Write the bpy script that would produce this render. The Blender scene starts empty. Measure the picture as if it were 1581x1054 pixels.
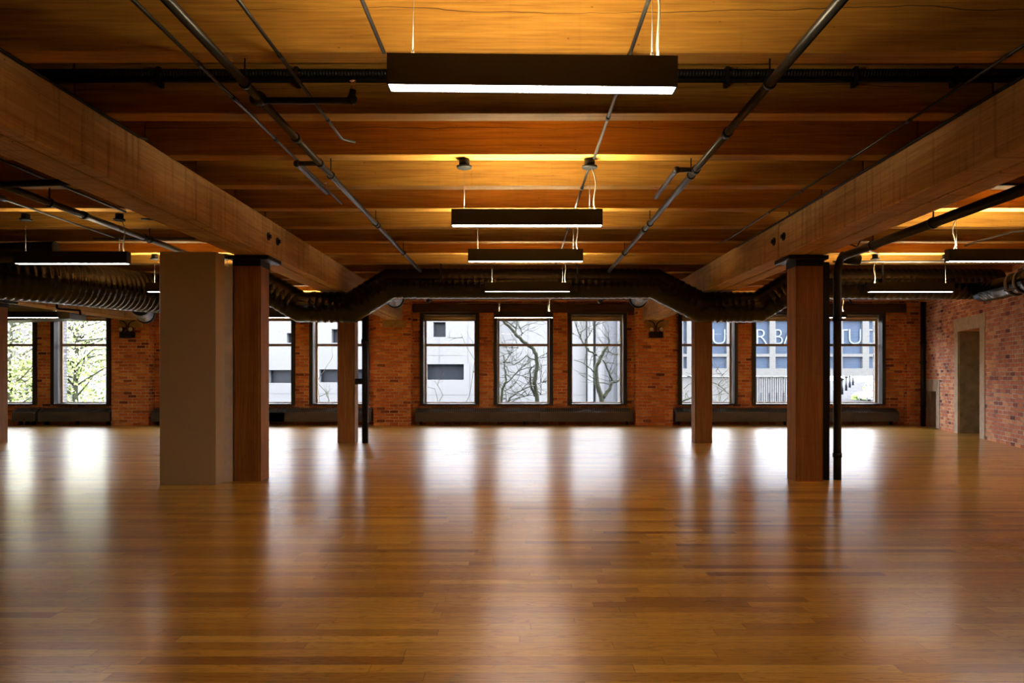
import bpy, bmesh, math, random
from mathutils import Vector, Quaternion, Matrix
random.seed(7)
C = bpy.context.scene
COL = bpy.context.collection
F = 1150.0; CH = 1.155                      # focal length in pixels of the 1581 wide frame, camera height
# ------------------------------------------------------------------ camera
cam_d = bpy.data.cameras.new('camera'); cam = bpy.data.objects.new('camera', cam_d); COL.objects.link(cam)
cam.location = (0, 0, CH); cam.rotation_euler = (math.radians(90), 0, 0)
cam_d.sensor_width = 36; cam_d.lens = F/1581*36
cam_d.shift_x = (790.5-801)/1581; cam_d.shift_y = (581-527)/1581
cam_d.clip_end = 1000
C.camera = cam
# ------------------------------------------------------------------ world: bright overcast sky
w = bpy.data.worlds.new('overcast'); C.world = w; w.use_nodes = True
bg = w.node_tree.nodes['Background']; bg.inputs[0].default_value = (.97, .97, 1, 1); bg.inputs[1].default_value = 18.0
# ------------------------------------------------------------------ exposure
C.view_settings.view_transform = 'Standard'; C.view_settings.look = 'None'
C.view_settings.gamma = 1; C.view_settings.exposure = 0.6; C.view_settings.use_curve_mapping = False
LAMP_UP = 235.0; LAMP_DOWN = 24.0; LAMP_UP_DIM = 28.0

def PX(px, Y): return (px-801)/F*Y          # metres across at a depth
def PZ(py, Y): return CH+(581-py)/F*Y       # metres up at a depth

# ------------------------------------------------------------------ materials
class NT:
    def __init__(s, name):
        s.m = bpy.data.materials.new(name); s.m.use_nodes = True
        s.t = s.m.node_tree; s.b = s.t.nodes['Principled BSDF']
    def n(s, kind, **kw):
        nd = s.t.nodes.new(kind)
        for k, v in kw.items():
            if k in nd.inputs: nd.inputs[k].default_value = v
            else: setattr(nd, k, v)
        return nd
    def l(s, a, b): s.t.links.new(a, b)
    def math(s, op, a, b=None, c=None):
        nd = s.n('ShaderNodeMath', operation=op)
        for i, v in enumerate((a, b, c)):
            if v is None: continue
            if isinstance(v, (int, float)): nd.inputs[i].default_value = v
            else: s.l(v, nd.inputs[i])
        return nd.outputs[0]
    def ramp(s, fac, stops):
        nd = s.n('ShaderNodeValToRGB'); e = nd.color_ramp.elements
        while len(e) < len(stops): e.new(.5)
        for el, (p, c) in zip(e, stops): el.position = p; el.color = (*c, 1)
        s.l(fac, nd.inputs[0]); return nd.outputs[0]
    def mix(s, fac, a, b, mode='MIX'):
        nd = s.n('ShaderNodeMix', data_type='RGBA', blend_type=mode)
        for i, v in ((0, fac), (6, a), (7, b)):
            if isinstance(v, (int, float)): nd.inputs[i].default_value = v
            elif isinstance(v, tuple): nd.inputs[i].default_value = (*v, 1)
            else: s.l(v, nd.inputs[i])
        return nd.outputs[2]
    def bump(s, h, strength, dist=.01):
        nd = s.n('ShaderNodeBump'); nd.inputs['Strength'].default_value = strength; nd.inputs['Distance'].default_value = dist
        s.l(h, nd.inputs['Height']); s.l(nd.outputs[0], s.b.inputs['Normal'])
    def coords(s, scale=(1, 1, 1), rnd=True):
        tc = s.n('ShaderNodeTexCoord'); v = tc.outputs['Object']
        if rnd:
            oi = s.n('ShaderNodeObjectInfo'); a = s.n('ShaderNodeVectorMath', operation='MULTIPLY_ADD')
            cb = s.n('ShaderNodeCombineXYZ'); [s.l(oi.outputs['Random'], cb.inputs[i]) for i in range(3)]
            s.l(cb.outputs[0], a.inputs[0]); a.inputs[1].default_value = (31, 17, 23); s.l(v, a.inputs[2]); v = a.outputs[0]
        m = s.n('ShaderNodeVectorMath', operation='MULTIPLY'); s.l(v, m.inputs[0]); m.inputs[1].default_value = scale
        return m.outputs[0]
    def noise(s, v, scale=1., detail=4., rough=.6, dist=0.):
        nd = s.n('ShaderNodeTexNoise'); s.l(v, nd.inputs['Vector'])
        nd.inputs['Scale'].default_value = scale; nd.inputs['Detail'].default_value = detail
        nd.inputs['Roughness'].default_value = rough; nd.inputs['Distortion'].default_value = dist
        return nd.outputs['Fac']

def plain(name, col, rough=.5, metal=0., spec=.5, var=.12, nscale=6., bump=0.):
    t = NT(name); v = t.coords()
    n = t.noise(v, nscale, 4)
    c = t.ramp(n, [(.3, tuple(x*(1-var) for x in col)), (.7, tuple(min(1, x*(1+var)) for x in col))])
    t.l(c, t.b.inputs['Base Color']); t.b.inputs['Roughness'].default_value = rough
    t.b.inputs['Metallic'].default_value = metal; t.b.inputs['Specular IOR Level'].default_value = spec
    if bump: t.bump(t.noise(v, nscale*12, 4), bump, .004)
    return t.m

def wood(name, dark, mid, light, axis, saw=0., rough=.7, crack=False):
    t = NT(name); sc = [13., 13., 13.]; sc[axis] = .9
    v = t.coords(tuple(sc))
    grain = t.noise(v, 1.0, 6, .62, .6)
    sc2 = [70., 70., 70.]; sc2[axis] = 2.2
    fine = t.noise(t.coords(tuple(sc2)), 1.0, 3, .6)
    big = t.noise(t.coords((.8, .8, .8)), 1.0, 3)
    c = t.ramp(grain, [(.25, dark), (.5, mid), (.75, light)])
    c = t.mix(.35, c, t.ramp(fine, [(.35, tuple(x*.45 for x in mid)), (.65, light)]), 'MIX')
    c = t.mix(.5, c, t.ramp(big, [(.3, (.55, .52, .5)), (.7, (1, 1, 1))]), 'MULTIPLY')
    # knots
    vo = t.n('ShaderNodeTexVoronoi'); ks = [2.6, 2.6, 2.6]; ks[axis] = 1.5
    t.l(t.coords(tuple(ks)), vo.inputs['Vector'])
    kf = t.ramp(vo.outputs['Distance'], [(.03, (.3, .25, .2)), (.075, (1, 1, 1))])
    c = t.mix(.8, c, kf, 'MULTIPLY')
    if crack:
        tc = t.n('ShaderNodeTexCoord'); sp = t.n('ShaderNodeSeparateXYZ'); t.l(tc.outputs['Object'], sp.inputs[0]); oi = t.n('ShaderNodeObjectInfo')
        wob = t.noise(t.coords((1.1, .1, .1)), 1.0, 4, .55)
        z0 = t.math('ADD', .10, t.math('ADD', t.math('MULTIPLY', oi.outputs['Random'], .08), t.math('MULTIPLY', wob, .12)))
        dz = t.math('ABSOLUTE', t.math('SUBTRACT', sp.outputs[2], z0))
        wid = t.math('MULTIPLY', t.math('SUBTRACT', t.noise(t.coords((.9, .3, .3)), 1.0, 2), .38), .014)
        c = t.mix(t.math('MULTIPLY', t.math('LESS_THAN', dz, wid), .8), c, (.05, .02, .006))
    t.l(c, t.b.inputs['Base Color']); t.b.inputs['Roughness'].default_value = rough
    t.b.inputs['Specular IOR Level'].default_value = .3
    h = t.math('ADD', grain, t.math('MULTIPLY', fine, .6))
    if saw:
        ss = [.5, .5, .9]; ss[axis] = 17.
        sw = t.noise(t.coords(tuple(ss)), 1.0, 2, .6)
        h = t.math('ADD', h, t.math('MULTIPLY', sw, saw))
        c = t.mix(min(1., saw*.45), c, t.ramp(sw, [(.3, (.5, .45, .40)), (.46, (1, 1, 1))]), 'MULTIPLY'); t.l(c, t.b.inputs['Base Color'])
    t.bump(h, .5, .012)
    return t.m

def brick(name, c1, c2, c3, mortar, worn=0.0):
    t = NT(name)
    g = t.n('ShaderNodeNewGeometry'); sp = t.n('ShaderNodeSeparateXYZ'); t.l(g.outputs['Position'], sp.inputs[0])
    sn = t.n('ShaderNodeSeparateXYZ'); t.l(g.outputs['True Normal'], sn.inputs[0])
    side = t.math('GREATER_THAN', t.math('ABSOLUTE', sn.outputs[0]), .7)
    mu = t.n('ShaderNodeMix', data_type='FLOAT'); t.l(side, mu.inputs[0]); t.l(sp.outputs[0], mu.inputs[2]); t.l(sp.outputs[1], mu.inputs[3])
    cb = t.n('ShaderNodeCombineXYZ'); t.l(mu.outputs[0], cb.inputs[0]); t.l(sp.outputs[2], cb.inputs[1])
    nz = t.n('ShaderNodeTexNoise'); t.l(g.outputs['Position'], nz.inputs['Vector']); nz.inputs['Scale'].default_value = 9; nz.inputs['Detail'].default_value = 3
    off = t.n('ShaderNodeVectorMath', operation='MULTIPLY_ADD'); t.l(nz.outputs['Color'], off.inputs[0])
    off.inputs[1].default_value = (.022, .014, 0); t.l(cb.outputs[0], off.inputs[2])
    b = t.n('ShaderNodeTexBrick'); t.l(off.outputs[0], b.inputs['Vector'])
    for k, v in (('Scale', 1.), ('Mortar Size', .0075), ('Mortar Smooth', .2), ('Bias', 0.), ('Brick Width', .21), ('Row Height', .073)): b.inputs[k].default_value = v
    b.inputs['Color1'].default_value = (0, 0, 0, 1); b.inputs['Color2'].default_value = (1, 1, 1, 1); b.inputs['Mortar'].default_value = (.5, .5, .5, 1)
    n1 = t.noise(g.outputs['Position'], 1.3, 4)
    n2 = t.noise(g.outputs['Position'], 38, 4)
    f = t.math('ADD', t.math('MULTIPLY', b.outputs['Color'], .62), t.math('ADD', t.math('MULTIPLY', n1, .45), -.05))
    c = t.ramp(f, [(.12, c1), (.34, c2), (.55, c2), (.76, c3)])
    dk = t.ramp(b.outputs['Color'], [(.0, (.32, .28, .26)), (.07, (1, 1, 1))])
    c = t.mix(.85, c, dk, 'MULTIPLY')
    c = t.mix(.5, c, t.ramp(n2, [(.3, (.55, .5, .5)), (.65, (1, 1, 1))]), 'MULTIPLY')
    n3 = t.noise(g.outputs['Position'], 2.4, 5, .7)
    mc = t.ramp(n3, [(.4, tuple(x*.45 for x in mortar)), (.62, mortar)])
    if worn:
        wf = t.ramp(n3, [(.58, (0, 0, 0)), (.8, (worn, worn, worn))])
        c = t.mix(wf, c, mortar)
    c = t.mix(b.outputs['Fac'], c, mc)
    t.l(c, t.b.inputs['Base Color']); t.b.inputs['Roughness'].default_value = .85; t.b.inputs['Specular IOR Level'].default_value = .25
    h = t.math('ADD', t.math('MULTIPLY', b.outputs['Fac'], -1.), t.math('ADD', t.math('MULTIPLY', n2, .5), t.math('MULTIPLY', b.outputs['Color'], .35)))
    t.bump(h, 1.0, .02)
    return t.m

def floor_mat():
    t = NT('oak strip floor')
    tc = t.n('ShaderNodeTexCoord'); sp = t.n('ShaderNodeSeparateXYZ'); t.l(tc.outputs['Object'], sp.inputs[0])
    Wd = .083
    yr = t.math('DIVIDE', sp.outputs[1], Wd); row = t.math('FLOOR', yr); fy = t.math('FRACT', yr)
    def wn(a, b=None):
        nd = t.n('ShaderNodeTexWhiteNoise', noise_dimensions='2D'); cb = t.n('ShaderNodeCombineXYZ')
        t.l(a, cb.inputs[0])
        if b is not None: t.l(b, cb.inputs[1])
        t.l(cb.outputs[0], nd.inputs['Vector']); return nd.outputs['Value']
    ro = wn(row)
    ln = t.math('ADD', t.math('MULTIPLY', wn(t.math('ADD', row, 91.3)), .8), .75)
    xr = t.math('DIVIDE', t.math('ADD', sp.outputs[0], t.math('MULTIPLY', ro, 17.)), ln)
    ix = t.math('FLOOR', xr); fx = t.math('FRACT', xr)
    pid = wn(ix, row)
    # grain: stretched noise, offset per board
    cb = t.n('ShaderNodeCombineXYZ')
    t.l(t.math('ADD', t.math('MULTIPLY', sp.outputs[0], 1.6), t.math('MULTIPLY', pid, 50.)), cb.inputs[0])
    t.l(t.math('ADD', t.math('MULTIPLY', sp.outputs[1], 16.), t.math('MULTIPLY', pid, 31.)), cb.inputs[1])
    n = t.noise(cb.outputs[0], 1.0, 3, .5, .4)
    rings = t.math('FRACT', t.math('MULTIPLY', n, 11.))
    rg = t.ramp(rings, [(.0, (.60, .52, .42)), (.25, (1, 1, 1)), (.85, (.95, .93, .9)), (1., (.60, .52, .42))])
    cb2 = t.n('ShaderNodeCombineXYZ'); t.l(t.math('MULTIPLY', sp.outputs[0], 14.), cb2.inputs[0]); t.l(t.math('MULTIPLY', sp.outputs[1], 420.), cb2.inputs[1])
    fine = t.noise(cb2.outputs[0], 1.0, 2, .6)
    c = t.ramp(pid, [(.0, (.30, .13, .012)), (.10, (.46, .24, .024)), (.5, (.60, .34, .036)), (.85, (.68, .40, .05)), (1., (.76, .48, .08))])
    c = t.mix(.85, c, rg, 'MULTIPLY')
    c = t.mix(.45, c, t.ramp(fine, [(.3, (.6, .52, .45)), (.6, (1, 1, 1))]), 'MULTIPLY')
    ey = t.math('MINIMUM', fy, t.math('SUBTRACT', 1., fy))
    ex = t.math('MULTIPLY', t.math('MINIMUM', fx, t.math('SUBTRACT', 1., fx)), t.math('DIVIDE', ln, Wd))
    e = t.math('MINIMUM', ex, ey)
    seam = t.ramp(e, [(.008, (.25, .18, .12)), (.022, (1, 1, 1))])
    c = t.mix(.8, c, seam, 'MULTIPLY')
    t.l(c, t.b.inputs['Base Color'])
    big = t.noise(tc.outputs['Object'], .7, 3)
    r = t.math('ADD', .23, t.math('ADD', t.math('MULTIPLY', big, .06), t.math('MULTIPLY', fine, .05)))
    t.l(r, t.b.inputs['Roughness'])
    t.b.inputs['Specular IOR Level'].default_value = .35
    t.b.inputs['Coat Weight'].default_value = .6; t.b.inputs['Coat Roughness'].default_value = .18; t.b.inputs['Coat IOR'].default_value = 1.5
    h = t.math('ADD', t.math('MULTIPLY', t.math('MINIMUM', e, .03), 12.), t.math('ADD', t.math('MULTIPLY', pid, .25), t.math('MULTIPLY', fine, .12)))
    t.bump(h, .12, .003)
    return t.m

def emit(name, col, s):
    t = NT(name); t.b.inputs['Base Color'].default_value = (.9, .9, .88, 1)
    t.b.inputs['Emission Color'].default_value = (*col, 1); t.b.inputs['Emission Strength'].default_value = s
    n = t.noise(t.coords(), 3, 2); t.l(t.math('ADD', .35, t.math('MULTIPLY', n, .05)), t.b.inputs['Roughness'])
    return t.m

def glass(name, tint=(.93, .95, .97)):
    m = bpy.data.materials.new(name); m.use_nodes = True; t = m.node_tree; t.nodes.clear()
    o = t.nodes.new('ShaderNodeOutputMaterial'); tr = t.nodes.new('ShaderNodeBsdfTransparent'); tr.inputs[0].default_value = (*tint, 1)
    gl = t.nodes.new('ShaderNodeBsdfGlossy'); gl.inputs['Roughness'].default_value = .02
    fr = t.nodes.new('ShaderNodeFresnel'); fr.inputs[0].default_value = 1.45
    mx = t.nodes.new('ShaderNodeMixShader'); t.links.new(fr.outputs[0], mx.inputs[0]); t.links.new(tr.outputs[0], mx.inputs[1]); t.links.new(gl.outputs[0], mx.inputs[2])
    t.links.new(mx.outputs[0], o.inputs[0]); return m

M = {}
M['joist'] = wood('joist fir', (.26, .105, .014), (.42, .195, .024), (.60, .33, .05), 0, .25, .7, True)
M['girder'] = wood('girder fir', (.38, .22, .075), (.58, .37, .14), (.72, .49, .21), 1, 1.6)
M['column'] = wood('column fir', (.24, .095, .028), (.36, .165, .045), (.48, .25, .075), 2, .3)
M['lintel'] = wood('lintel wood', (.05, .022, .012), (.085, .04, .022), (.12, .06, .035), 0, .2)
M['deck'] = wood('deck boards', (.22, .08, .02), (.32, .13, .03), (.42, .2, .05), 1, .2)
M['brick'] = brick('red brick', (.34, .07, .018), (.76, .22, .05), (.92, .40, .10), (.95, .74, .46))
M['brick_right'] = brick('worn purplish brick', (.26, .09, .07), (.68, .24, .12), (.88, .48, .24), (.90, .78, .62), .5)
M['brick_out'] = brick('pale painted brick', (.09, .09, .095), (.12, .12, .125), (.15, .15, .155), (.08, .08, .085))
M['floor'] = floor_mat()
M['black'] = plain('black painted steel', (.008, .008, .009), .5, 0, .3)
M['canopy'] = plain('black canopy', (.0035, .0035, .0035), .55, 0, .15)
M['pipe'] = plain('dark pipe steel', (.022, .021, .02), .35, .2)
M['duct'] = plain('black duct', (.003, .003, .003), .22, 0, .35)
M['duct_tap'] = plain('grey duct end', (.12, .12, .12), .35, .6)
M['fixture'] = plain('black fixture housing', (.009, .008, .006), .45)
M['lamp_up'] = emit('uplight panel', (1, .84, .52), LAMP_UP)
M['lamp_up_dim'] = emit('dimmed uplight panel', (1, .84, .52), LAMP_UP_DIM)
M['lamp_down'] = emit('downlight diffuser', (1, .93, .84), LAMP_DOWN)
M['wire'] = plain('steel wire', (.10, .095, .09), .4, .5)
M['cord'] = plain('pale power cord', (.12, .105, .08), .5)
M['casing'] = plain('dark bronze window casing', (.035, .033, .03), .4, .2)
M['reveal'] = plain('pale window reveal', (.68, .70, .76), .45)
M['sash'] = plain('brown sash', (.32, .22, .11), .5)
M['blind'] = plain('rolled brown blind', (.5, .37, .2), .7)
M['radiator'] = plain('dark olive grey enamel', (.10, .09, .07), .45, 0, .5)
M['grille'] = plain('radiator grille', (.03, .028, .024), .5)
M['drywall'] = plain('greige painted drywall', (.58, .53, .43), .75, 0, .3, .03, 2., .1)
M['trim_metal'] = plain('pale metal channel', (.8, .8, .84), .35, .3)
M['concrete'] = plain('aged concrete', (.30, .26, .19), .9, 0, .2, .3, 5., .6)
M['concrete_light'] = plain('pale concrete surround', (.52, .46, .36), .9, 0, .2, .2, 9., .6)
M['stone'] = plain('sandstone pad', (.45, .31, .15), .9, 0, .2, .25, 9., .6)
M['glass'] = glass('window glass')
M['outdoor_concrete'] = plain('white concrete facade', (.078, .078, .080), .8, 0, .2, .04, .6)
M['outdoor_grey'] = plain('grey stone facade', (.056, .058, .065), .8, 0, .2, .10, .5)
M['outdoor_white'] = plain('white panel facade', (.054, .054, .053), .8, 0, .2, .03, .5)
M['seam'] = plain('panel seam', (.045, .045, .048), .8)
M['pane'] = plain('dark far pane', (.006, .0075, .011), .4, 0, .15)
M['pane_blue'] = plain('blue far pane', (.016, .025, .042), .5, 0, .1, .2, .4)
M['letter'] = plain('pale blue lettering', (.046, .060, .076), .5)
M['bark'] = plain('mossy bark', (.024, .026, .015), .9, 0, .2, .45, 14., .6)
M['leaf'] = plain('spring leaf', (.15, .19, .05), .6, 0, .3, .35, 1.5)
M['blossom'] = plain('pale spring leaf', (.30, .27, .19), .6, 0, .3, .25, 1.5)
M['hedge'] = plain('hedge green', (.12, .2, .05), .8, 0, .2, .4, 2.)
M['asphalt'] = plain('asphalt', (.022, .022, .024), 1.0, 0, .03, .1, .3)
M['car_grey'] = plain('grey car paint', (.32, .34, .38), .25, .3)
M['car_blue'] = plain('blue car paint', (.12, .16, .28), .25, .3)
M['car_red'] = plain('red car paint', (.35, .06, .05), .25, .2)
M['brass'] = plain('brass sprinkler', (.5, .22, .08), .35, .9)
M['white_lens'] = plain('frosted lens', (.75, .68, .58), .3)
M['plenum'] = plain('grey sheet metal', (.16, .17, .16), .4, .5)

# ------------------------------------------------------------------ mesh helpers
class MB:
    def __init__(s): s.bm = bmesh.new()
    def box(s, x0, x1, y0, y1, z0, z1, bev=0.):
        r = bmesh.ops.create_cube(s.bm, size=1.0)
        for v in r['verts']:
            v.co = Vector(((x0+x1)/2+v.co.x*(x1-x0), (y0+y1)/2+v.co.y*(y1-y0), (z0+z1)/2+v.co.z*(z1-z0)))
        if bev:
            es = list({e for v in r['verts'] for e in v.link_edges})
            bmesh.ops.bevel(s.bm, geom=es, offset=bev, segments=1, affect='EDGES')
        return s
    def prism(s, pts, a0, a1, axis=0):
        """polygon pts in the plane across axis, extruded a0..a1 (axis 0: pts=(y,z); 1: (x,z); 2: (x,y))"""
        def mk(p, a): return {0: (a, p[0], p[1]), 1: (p[0], a, p[1]), 2: (p[0], p[1], a)}[axis]
        A = [s.bm.verts.new(mk(p, a0)) for p in pts]; B = [s.bm.verts.new(mk(p, a1)) for p in pts]
        n = len(pts); fs = [s.bm.faces.new(A), s.bm.faces.new(list(reversed(B)))]
        for i in range(n): fs.append(s.bm.faces.new((A[i], B[i], B[(i+1) % n], A[(i+1) % n])))
        bmesh.ops.recalc_face_normals(s.bm, faces=fs); return s
    def cyl(s, p0, p1, r0, r1=None, seg=20):
        return s.tube([p0, p1], [r0, r0 if r1 is None else r1], seg)
    def tube(s, pts, r, seg=10, ridge=None, smooth=True):
        P = [Vector(p) for p in pts]; n = len(P)
        R = r if isinstance(r, (list, tuple)) else [r]*n
        T = [(P[i+1]-P[i]).normalized() for i in range(n-1)]
        u = T[0].cross(Vector((0, 0, 1)))
        if u.length < .05: u = T[0].cross(Vector((1, 0, 0)))
        u.normalize(); rings = []
        def ring(c, tt, uu, rad, nn):
            vv = tt.cross(uu); out = []
            for k in range(seg):
                a = 2*math.pi*k/seg; o = (uu*math.cos(a)+vv*math.sin(a))*rad
                if nn is not None: o = o - tt*(o.dot(nn)/tt.dot(nn))
                out.append(s.bm.verts.new(c+o))
            rings.append(out)
        us = [u]
        for i in range(1, n-1): u = T[i-1].rotation_difference(T[i]) @ u; us.append(u)
        ring(P[0], T[0], us[0], R[0], None)
        for i in range(n-1):
            L = (P[i+1]-P[i]).length
            if ridge:
                st, hh = ridge
                a0 = 0 if i == 0 else R[i]*math.tan(T[i-1].angle(T[i])/2)+.01
                a1 = L-(0 if i == n-2 else R[i+1]*math.tan(T[i].angle(T[i+1])/2)+.01)
                k = math.ceil((a0+.005)/st)
                while k*st+st*.5 < a1:
                    for fr, e in ((0, 0), (.12, hh), (.30, hh), (.42, 0)):
                        d = k*st+fr*st
                        rr = R[i]+(R[i+1]-R[i])*d/L
                        ring(P[i]+T[i]*d, T[i], us[i], rr+e, None)
                    k += 1
            if i < n-2:
                nn = (T[i]+T[i+1]).normalized(); ring(P[i+1], T[i], us[i], R[i+1], nn)
            else: ring(P[n-1], T[i], us[i], R[n-1], None)
        for a, b in zip(rings, rings[1:]):
            for k in range(seg):
                f = s.bm.faces.new((a[k], a[(k+1) % seg], b[(k+1) % seg], b[k])); f.smooth = smooth
        s.bm.faces.new(rings[0]); s.bm.faces.new(list(reversed(rings[-1])))
        return s
    def ball(s, c, r, sc=(1, 1, 1), seg=12):
        q = bmesh.ops.create_uvsphere(s.bm, u_segments=seg, v_segments=max(6, seg//2+2), radius=r)
        for v in q['verts']: v.co = Vector((c[0]+v.co.x*sc[0], c[1]+v.co.y*sc[1], c[2]+v.co.z*sc[2]))
        for f in {f for v in q['verts'] for f in v.link_faces}: f.smooth = True
        return s
    def build(s, name, mat, parent=None, loc=(0, 0, 0)):
        me = bpy.data.meshes.new(name); bmesh.ops.recalc_face_normals(s.bm, faces=s.bm.faces[:])
        s.bm.to_mesh(me); s.bm.free(); me.materials.append(M[mat] if isinstance(mat, str) else mat)
        o = bpy.data.objects.new(name, me); COL.objects.link(o); o.location = loc
        if parent: o.parent = parent
        return o

def tag(o, label, cat, group=None):
    o['label'] = label; o['category'] = cat
    if group: o['group'] = group
    return o
def struct(o): o['kind'] = 'structure'; return o
def thing(name, label, cat, loc, group=None):
    o = bpy.data.objects.new(name, None); COL.objects.link(o); o.location = loc; o.empty_display_size = .1
    return tag(o, label, cat, group)
def sthing(name, loc):
    o = bpy.data.objects.new(name, None); COL.objects.link(o); o.location = loc; return struct(o)
def holes(mb, x0, x1, z0, z1, y0, y1, hs):
    """wall slab with rectangular openings hs = (x0,x1,z0,z1)"""
    xs = sorted({x0, x1, *[h[0] for h in hs], *[h[1] for h in hs]})
    for a, b in zip(xs, xs[1:]):
        if b <= x0 or a >= x1: continue
        m = (a+b)/2
        cuts = sorted([(h[2], h[3]) for h in hs if h[0] < m < h[1]])
        z = z0
        for c in cuts:
            if c[0] > z: mb.box(a, b, y0, y1, z, c[0])
            z = c[1]
        if z1 > z: mb.box(a, b, y0, y1, z, z1)

# ------------------------------------------------------------------ dimensions
ZG0 = CH+1.335      # girder underside
ZJ = CH+1.735       # joist underside / girder top
ZD = ZJ+.36         # deck underside
YW, YP = 17.9, 17.62   # window wall face, pilaster face
XL = -15.6; YB = -4.0
RX0, RM = 4.914, .266       # right wall line x = RX0 + RM*y
def RX(y): return RX0+RM*y
XR = RX(YW)
COLX = (-9.195, -2.995, 3.205)
BAYC = (-12.28, -6.08, .11, 6.31)   # window trio centres

# ------------------------------------------------------------------ room shell
struct(MB().prism([(XL-.4, YB-.4), (RX(YB-.4)+.7, YB-.4), (RX(18.5)+.7, 18.5), (XL-.4, 18.5)], -.2, 0, 2).build('floor', 'floor'))
struct(MB().prism([(XL-.4, YB-.4), (RX(YB-.4)+.7, YB-.4), (RX(18.5)+.7, 18.5), (XL-.4, 18.5)], ZD, ZD+.15, 2).build('ceiling', 'deck'))
opens = []
WZ0, WZ1 = .47, 2.727
for bc in BAYC:
    for k in (-1, 0, 1): opens.append((bc+k*1.77-.71, bc+k*1.77+.71, WZ0, WZ1))
mb = MB(); holes(mb, XL, XR, 0, ZD, YW, 18.16, opens)
for cx in COLX: mb.box(cx-.44, cx+.44, YP, YW, 0, ZD)
mb.box(XR-.42, XR, YW-.13, YW, 0, ZD)
wall_back = struct(mb.build('wall_back', 'brick'))
mb = MB(); holes(mb, XL-.4, XR+.4, -5, ZD+3, 18.16, 18.5, opens); mb.build('outer_leaf', 'brick_out', wall_back)
# right wall (angled) with two filled door recesses
def rw_point(y, inset=0): # point on the wall plane pushed outward by inset
    n = Vector((1, -RM, 0)).normalized(); return Vector((RX(y), y, 0))+n*inset
def rwbox(mb, y0, y1, z0, z1, a0, a1):
    A = rw_point(y0, a0); B = rw_point(y1, a0); Cc = rw_point(y1, a1); D = rw_point(y0, a1)
    mb.prism([(A.x, A.y), (B.x, B.y), (Cc.x, Cc.y), (D.x, D.y)], z0, z1, 2)
mb = MB()
rec = [(13.88, 15.2, 0, 2.07), (16.66, 17.55, 0, .82)]
segs = [(YB-.4, 13.88, 0, ZD), (13.88, 15.2, 2.07, ZD), (15.2, 16.66, 0, ZD), (16.66, 17.55, .82, ZD), (17.55, 17.98, 0, ZD)]
for a in segs: rwbox(mb, *a, 0, .6)
wall_right = struct(mb.build('wall_right', 'brick_right'))
mb = MB(); rwbox(mb, 13.88, 15.2, 0, 2.07, .5, .6); rwbox(mb, 15.17, 15.2, 0, 2.07, .03, .5); rwbox(mb, 13.88, 13.9, 0, 2.07, .22, .5); mb.build('recess_infill', 'concrete', wall_right)
mb = MB(); rwbox(mb, 16.66, 17.55, 0, .82, .5, .6); rwbox(mb, 17.2, 17.55, 0, .82, .03, .5); mb.build('recess_infill', 'concrete', wall_right)
mb = MB(); rwbox(mb, 13.62, 15.42, 2.07, 2.32, -.012, .02); rwbox(mb, 13.64, 13.9, 0, 2.07, -.012, .22); rwbox(mb, 15.17, 15.38, 0, 2.07, -.012, .03)
d = mb.build('concrete_surround', 'concrete_light', wall_right)
mb = MB(); rwbox(mb, 16.5, 17.6, .82, 1.08, -.012, .02); rwbox(mb, 16.42, 16.66, 0, 1.08, -.012, .2)
mb.build('concrete_surround', 'concrete_light', wall_right)
struct(MB().box(XL-.4, XL, YB, YW, 0, ZD).build('wall_left', 'brick'))
struct(MB().box(XL-.4, RX(YB), YB-.4, YB, 0, ZD).build('wall_front', 'drywall'))

# windows
def window(n, cx, blind=True):
    r = sthing('window_%d' % n, (cx, YW, WZ0)); H = WZ1-WZ0; W = .71
    m = MB(); t = .085
    m.box(-W, -W+t, -.06, .10, 0, H); m.box(W-t, W, -.06, .10, 0, H); m.box(-W+t, W-t, -.06, .10, H-t, H); m.box(-W+t, W-t, -.09, .10, 0, .035)
    m.build('window_casing', 'casing', r)
    m = MB(); q = W-t; b = .012
    m.box(-q-.02, -q, .10, .26, .035, H-t); m.box(q, q+.02, .10, .26, .035, H-t); m.box(-q, q, .10, .26, .02, .04); m.box(-q, q, .10, .26, H-t, H-t+.02)
    m.build('reveal_liner', 'reveal', r)
    m = MB(); s = .045; y0, y1 = .20, .245
    m.box(-q, -q+s, y0, y1, .04, H-t); m.box(q-s, q, y0, y1, .04, H-t); m.box(-q+s, q-s, y0, y1, H-t-s, H-t); m.box(-q+s, q-s, y0, y1, .04, .04+s*.6)
    zr = 1.918-WZ0
    m.box(-q+s, q-s, y0-.01, y1, zr-.03, zr+.03)
    m.build('sash_frame', 'sash', r)
    MB().box(-q+s-.005, q-s+.005, .222, .228, .05, H-t-.01).build('glass_pane', 'glass', r)
    if blind:
        m = MB(); m.tube([(-q+.02, .15, H-t-.06), (q-.02, .15, H-t-.06)], .032, 12); m.box(-q+.02, q-.02, .17, .175, H-t-.13, H-t-.03); m.box(-q+.02, q-.02, .163, .182, H-t-.145, H-t-.125)
        m.build('rolled_blind', 'blind', r)
    return r
n = 1
for bi, bc in enumerate(BAYC):
    for k in (-1, 0, 1): window(n, bc+k*1.77); n += 1

# ------------------------------------------------------------------ timber frame
ORD = ['zeroth', 'first', 'second', 'third', 'fourth', 'fifth', 'sixth', 'seventh', 'eighth', 'ninth', 'tenth', 'eleventh', 'twelfth', 'thirteenth', 'fourteenth', 'fifteenth', 'sixteenth', 'seventeenth', 'eighteenth', 'nineteenth']
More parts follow.
